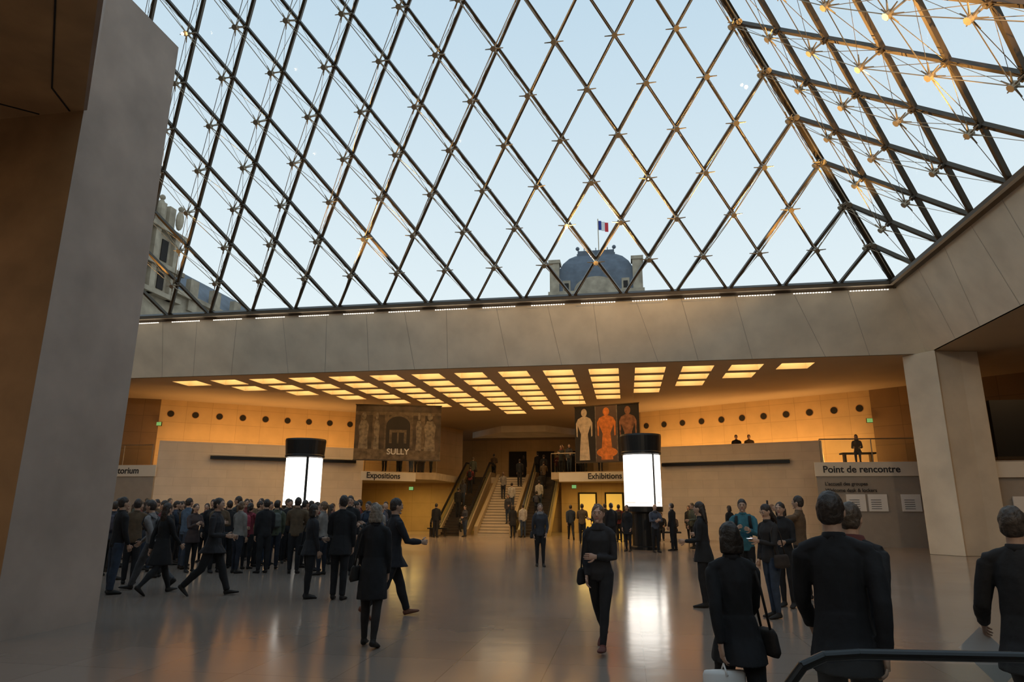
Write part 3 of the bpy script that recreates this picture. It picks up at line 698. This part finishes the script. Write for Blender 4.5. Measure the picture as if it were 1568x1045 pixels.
for x in (.06,.2,.34,.62,.76): sh.append(([(x,.2),(x+.05,.2),(x+.05,.82),(x,.82)],pb2))
sh.append(([(.36,.2)]+[(.64,.2)]+ell(.5,.62,.14,.2,12,0,180),pb3))
sh.append((ell(.5,.6,.17,.24,14,20,160)+ell(.5,.6,.145,.2,14,160,20),pb2))
sh+= [([(.4,.3),(.6,.3),(.6,.55),(.4,.55)],pb2),([(.43,.3),(.49,.3),(.49,.5),(.43,.5)],pb3),([(.51,.3),(.57,.3),(.57,.5),(.51,.5)],pb3)]
def fig(cx,w,m): return [([(cx-w,.08),(cx+w,.08),(cx+w*.8,.4),(cx+w,.62),(cx+w*.5,.72),(cx-w*.5,.72),(cx-w,.6),(cx-w*.7,.4)],m),(ell(cx,.8,w*.45,.07),m)]
sh+=fig(.1,.06,pb4)+fig(.87,.07,pb4)+fig(.98-.24,.035,pb4)+fig(.25,.035,pb4)
sh.append(([(.0,.0),(1,0),(1,.16),(0,.2)],pb2))
bn=banner('sully_banner',(-6.25,25.7),(-1.95,27.0),3.95,6.8,sh,pb)
text('SULLY',(1.7,-.06,.28),.42,mat('banner_letters',(.6,.55,.48),.7),bn)
blk=mat('banner_black',(.018,.014,.012),.8); wm=mat('marble_photo',(.52,.40,.27),.8,var=.25,scale=5); om=mat('buddha_orange',(.62,.18,.03),.8,var=.35,scale=5); bm=mat('bronze_photo',(.24,.10,.045),.8,var=.5,scale=5)
def torso(cx,m,wd=.5):
    w=.11*wd*2
    return [([(cx-w*.75,.03),(cx+w*.75,.03),(cx+w*.62,.3),(cx+w*.5,.5),(cx+w*.95,.66),(cx+w*.98,.45),(cx+w*1.15,.46),(cx+w*1.2,.7),(cx+w*.9,.78),(cx+w*.3,.82),(cx-w*.3,.82),(cx-w*.9,.78),(cx-w*1.2,.7),(cx-w*1.15,.46),(cx-w*.98,.45),(cx-w*.95,.66),(cx-w*.5,.5),(cx-w*.62,.3)],m),(ell(cx,.89,w*.42,.075),m)]
sh=torso(.15,wm)+[([(.33,.0),(.66,0),(.66,1),(.33,1)],mat('banner_panel_mid',(.10,.06,.04),.8))]
sh+=torso(.5,om,.55)+[(ell(.5,.16,.16,.09),om)]+torso(.83,bm,.5)
for x in (.325,.66): sh.append(([(x,0),(x+.012,0),(x+.012,1),(x,1)],pb4))
banner('sculpture_banner',(5.2,27.0),(8.45,25.9),3.8,6.6,sh,blk)

# ------------------------------------------------------------ near escalator handrail
b=MB(); pts=[V((8.42,-4.0,.12)),V((8.38,-4.0,.45)),V((8.39,-4.0,.68)),V((8.43,-4.0,.80)),V((8.50,-4.0,.885)),V((8.60,-4.0,.93)),V((8.75,-4.0,.945)),V((9.4,-3.97,.95)),V((11.5,-3.9,.95))]
for p,q_ in zip(pts,pts[1:]): b.rod(p,q_,.024,rubber,12)
for p in pts[1:-1]: b.ball(p,.024,rubber,10,8)
b.add([(8.46,-4,.12),(11.5,-3.9,.12),(11.5,-3.9,.92),(8.75,-4,.915),(8.6,-4,.9),(8.5,-4,.84),(8.44,-4,.72)],[(0,1,2,3,4,5,6)],railglass)
b.box((8.40,-4.1,0),(11.5,-3.86,.13),steel2)
b.obj('escalator_balustrade',smooth=False)

# ------------------------------------------------------------ exterior buildings
b=MB(); X0,Y0=2.4,140
b.box((X0-10.5,Y0,9.6),(X0+10.5,Y0+20,49.0),stonebld); b.box((X0-11,Y0-.8,49.0),(X0+11,Y0+20,50.0),stonebld); 
for i in range(8): b.box((X0-10+i*2.8,Y0-.6,45.5),(X0-9.4+i*2.8,Y0,49.5),stonebld)
prof=[(9.5,50.0),(9.4,52.6),(8.8,55.4),(7.7,57.8),(6.3,59.6),(4.9,60.7),(4.3,61.0)]
for (r0,z0_),(r1,z1_) in zip(prof,prof[1:]):
    yc=Y0+10
    for k in range(4):
        s=[(-1,-1),(1,-1),(1,1),(-1,1)]; a=s[k];c2=s[(k+1)%4]
        b.quad((X0+a[0]*r0,yc+a[1]*r0,z0_),(X0+c2[0]*r0,yc+c2[1]*r0,z0_),(X0+c2[0]*r1,yc+c2[1]*r1,z1_),(X0+a[0]*r1,yc+a[1]*r1,z1_),slate)
b.box((X0-4.6,Y0+5.5,60.7),(X0+4.6,Y0+15,61.4),slate); b.box((X0-4.4,Y0+5.7,61.4),(X0+4.4,Y0+6,62.2),slate)
for i in range(7): b.box((X0-4.3+i*1.4,Y0+5.6,61.4),(X0-4.1+i*1.4,Y0+5.8,62.8),slate)
for sx in (-4.4,4.4): b.ball((X0+sx,Y0+5.7,62.8),.5,slate,8,6)
for sx in (-9.6,9.6):
    b.box((X0+sx-1.1,Y0+.2,50.0),(X0+sx+1.1,Y0+3,57.8),stonebld); b.box((X0+sx-1.4,Y0-.1,57.3),(X0+sx+1.4,Y0+3.3,58.1),stonebld)
b.add([(X0+p[0]*5,Y0-.5,50.0+p[1]*3.4) for p in ell(0,0,1,1,16,0,180)]+[(X0+p[0]*5,Y0+3,50.0+p[1]*3.4) for p in ell(0,0,1,1,16,0,180)],[tuple(range(17))]+[(i,i+1,i+18,i+17) for i in range(16)],stonebld)
for sx in (-6.8,6.8):
    b.box((X0+sx-.9,Y0+.5,50),(X0+sx+.9,Y0+2.5,53),stonebld); b.box((X0+sx-.5,Y0+.42,50.6),(X0+sx+.5,Y0+.5,52.3),dark)
b.rod((X0+.6,Y0+10,61),(X0+.6,Y0+10,72.3),.13,steel2,6)
for i,cc in enumerate(((.02,.04,.25),(.75,.75,.75),(.6,.03,.04))):
    b.add([(X0+.6+i*.85,Y0+10,71.8-i*.3),(X0+1.45+i*.85,Y0+10,71.7-i*.3),(X0+1.45+i*.85,Y0+10,69.2-i*.3),(X0+.6+i*.85,Y0+10,69.3-i*.3)],[(0,1,2,3)],mat('flag_%d'%i,cc,.8,var=.02))
b.obj('domed_palace_pavilion')
b=MB(); b.box((X0-60,Y0+2,9.6),(X0-11.1,Y0+18,42),stonebld); b.box((X0+11.1,Y0+2,9.6),(X0+75,Y0+18,42),stonebld)
for i in range(3):
    xx=X0-(24+i*13); b.box((xx-.9,Y0+6,42),(xx+.9,Y0+8,48.0),stonebld)
b.obj('palace_wing')
b=MB(); xx=-70
b.box((xx-20,60,9.6),(xx,93,49),stonebld)
for z in (28,36,41,47.6): b.box((xx,60,z),(xx+1.2,94,z+.8),stonebld)
for y in (62,67,72,77,82,86,91): b.box((xx,y,36),(xx+.8,y+1.2,47.6),stonebld); b.ball((xx+.6,y+.6,51),(.7,.7,1.9),stonebld,8,6); b.ball((xx+.6,y+.6,53.2),.5,stonebld,8,6)
for y in (64.5,69.5,74.5,79.5,84,88.6): b.box((xx,y,37.5),(xx+.15,y+1.6,40.4),dark); b.box((xx,y,42.6),(xx+.15,y+1.6,46.4),dark)
b.add([(xx-18,62,49),(xx,62,49),(xx,88,49),(xx-18,88,49),(xx-14,66,60),(xx-4,66,60),(xx-4,84,60),(xx-14,84,60)],[(0,1,5,4),(1,2,6,5),(2,3,7,6),(3,0,4,7),(4,5,6,7)],stonebld)
for y in (89,91.5): b.box((xx-3,y,49),(xx-1.5,y+1.6,54),stonebld)
b.box((xx-18,93,9.6),(xx,136,38),stonebld); b.box((xx-18,93,38),(xx+.8,136,38.8),stonebld)
b.add([(xx,93,38.8),(xx,136,38.8),(xx-5,136,45),(xx-5,93,45),(xx-14,93,45),(xx-14,136,45)],[(0,1,2,3),(3,2,5,4)],slate)
for y in range(97,134,7): b.box((xx-.6,y,36),(xx+.4,y+2.4,42),stonebld)
b.obj('palace_side_pavilion')

# ------------------------------------------------------------ lights
def area(name,loc,size,energy,col,rot=(0,0,0),sy=None):
    l=bpy.data.lights.new(name,'AREA'); l.energy=energy; l.color=col; l.size=size
    if sy: l.shape='RECTANGLE'; l.size_y=sy
    o=bpy.data.objects.new(name,l); S.collection.objects.link(o); o.location=loc; o.rotation_euler=rot; return o
def aim(o,t):
    o.rotation_euler=(V(t)-V(o.location)).to_track_quat('-Z','Y').to_euler()
def spot(name,loc,t,e,col,ang=70,r=.05):
    l=bpy.data.lights.new(name,'SPOT'); l.energy=e; l.color=col; l.spot_size=rad(ang); l.spot_blend=.6; l.shadow_soft_size=r
    o=bpy.data.objects.new(name,l); S.collection.objects.link(o); o.location=loc; aim(o,t)
WARM=(1,.56,.19)
a=area('wall_washer',(-11.4,26.5,3.7),11,220,WARM,sy=.3); a.rotation_euler=(rad(180-32),0,math.atan2(6.5,8.5))
a=area('wall_washer',(13.2,29.0,3.7),12,290,WARM,sy=.3); a.rotation_euler=(rad(180-32),0,math.atan2(-6.5,10.9))
area('passage_lamp',(0,43,7.0),3,150,(1,.62,.25),(0,0,0))
area('passage_lamp',(-6,33.5,3.0),2.5,110,(1,.64,.16)); area('passage_lamp',(6,33.8,3.0),2.5,130,(1,.64,.16))
area('stair_lamp',(.3,34,7.1),3,60,(1,.72,.4))
area('side_lamp',(24,14,7.0),3,90,(1,.6,.28)); area('side_lamp',(-22,12,7.0),3,150,(1,.6,.28)); 
area('side_lamp',(2,-22,7.0),6,130,(1,.66,.35))
area('pillar_lamp',(-5.5,-6,6.9),1.2,110,(1,.55,.2))
# unseen fill spots, added to brighten the far fascia and parapets
for (x,t_) in ((-9,(-11,26,2)),(13,(14,28,2))): spot('parapet_fill',(x,-17.6,9.3),t_,2600,(1,.74,.45),55,.3)
for x in (-12,-2,7,14): spot('pyramid_uplight',(x,15.8,9.75),(x*.8,13.5,17),900,(1,.55,.16),80)
for y in (14,8,2): spot('pyramid_uplight',(15.8,y,9.75),(12.5,y*.8,18),1300,(1,.58,.18),80)
spot('pyramid_uplight',(16.6,2,9.8),(9,14.5,15),5000,(1,.56,.18),60); spot('pyramid_uplight',(6,16.6,9.8),(14.5,8,15),5000,(1,.56,.18),60)

# ------------------------------------------------------------ world
w=bpy.data.worlds.new('dusk_sky'); S.world=w; w.use_nodes=True; t=w.node_tree
bg=t.nodes['Background']; tc=t.nodes.new('ShaderNodeTexCoord'); sp=t.nodes.new('ShaderNodeSeparateXYZ'); cr=t.nodes.new('ShaderNodeValToRGB')
t.links.new(tc.outputs['Generated'],sp.inputs[0]); t.links.new(sp.outputs[2],cr.inputs[0]); t.links.new(cr.outputs[0],bg.inputs[0])
cr.color_ramp.elements[0].position=.25; cr.color_ramp.elements[0].color=(.74,.83,.86,1)
cr.color_ramp.elements[1].position=.75; cr.color_ramp.elements[1].color=(.45,.61,.74,1)
bg.inputs[1].default_value=1.12

# ------------------------------------------------------------ camera
cd=bpy.data.cameras.new('camera'); co=bpy.data.objects.new('camera',cd); S.collection.objects.link(co); S.camera=co
yaw,pit,rol=-0.1674,0.2435,0.0036
F=V((sin(yaw)*cos(pit),cos(yaw)*cos(pit),sin(pit))); R=V((cos(yaw),-sin(yaw),0)); U=R.cross(F)
R2=R*cos(rol)+U*sin(rol); U2=-R*sin(rol)+U*cos(rol)
m=Matrix((R2,U2,-F)).transposed().to_4x4(); m.translation=V((7.7229,-7.547,1.6)); co.matrix_world=m
cd.sensor_width=36; cd.lens=36*1020.503/1568; cd.clip_start=.05; cd.clip_end=1000
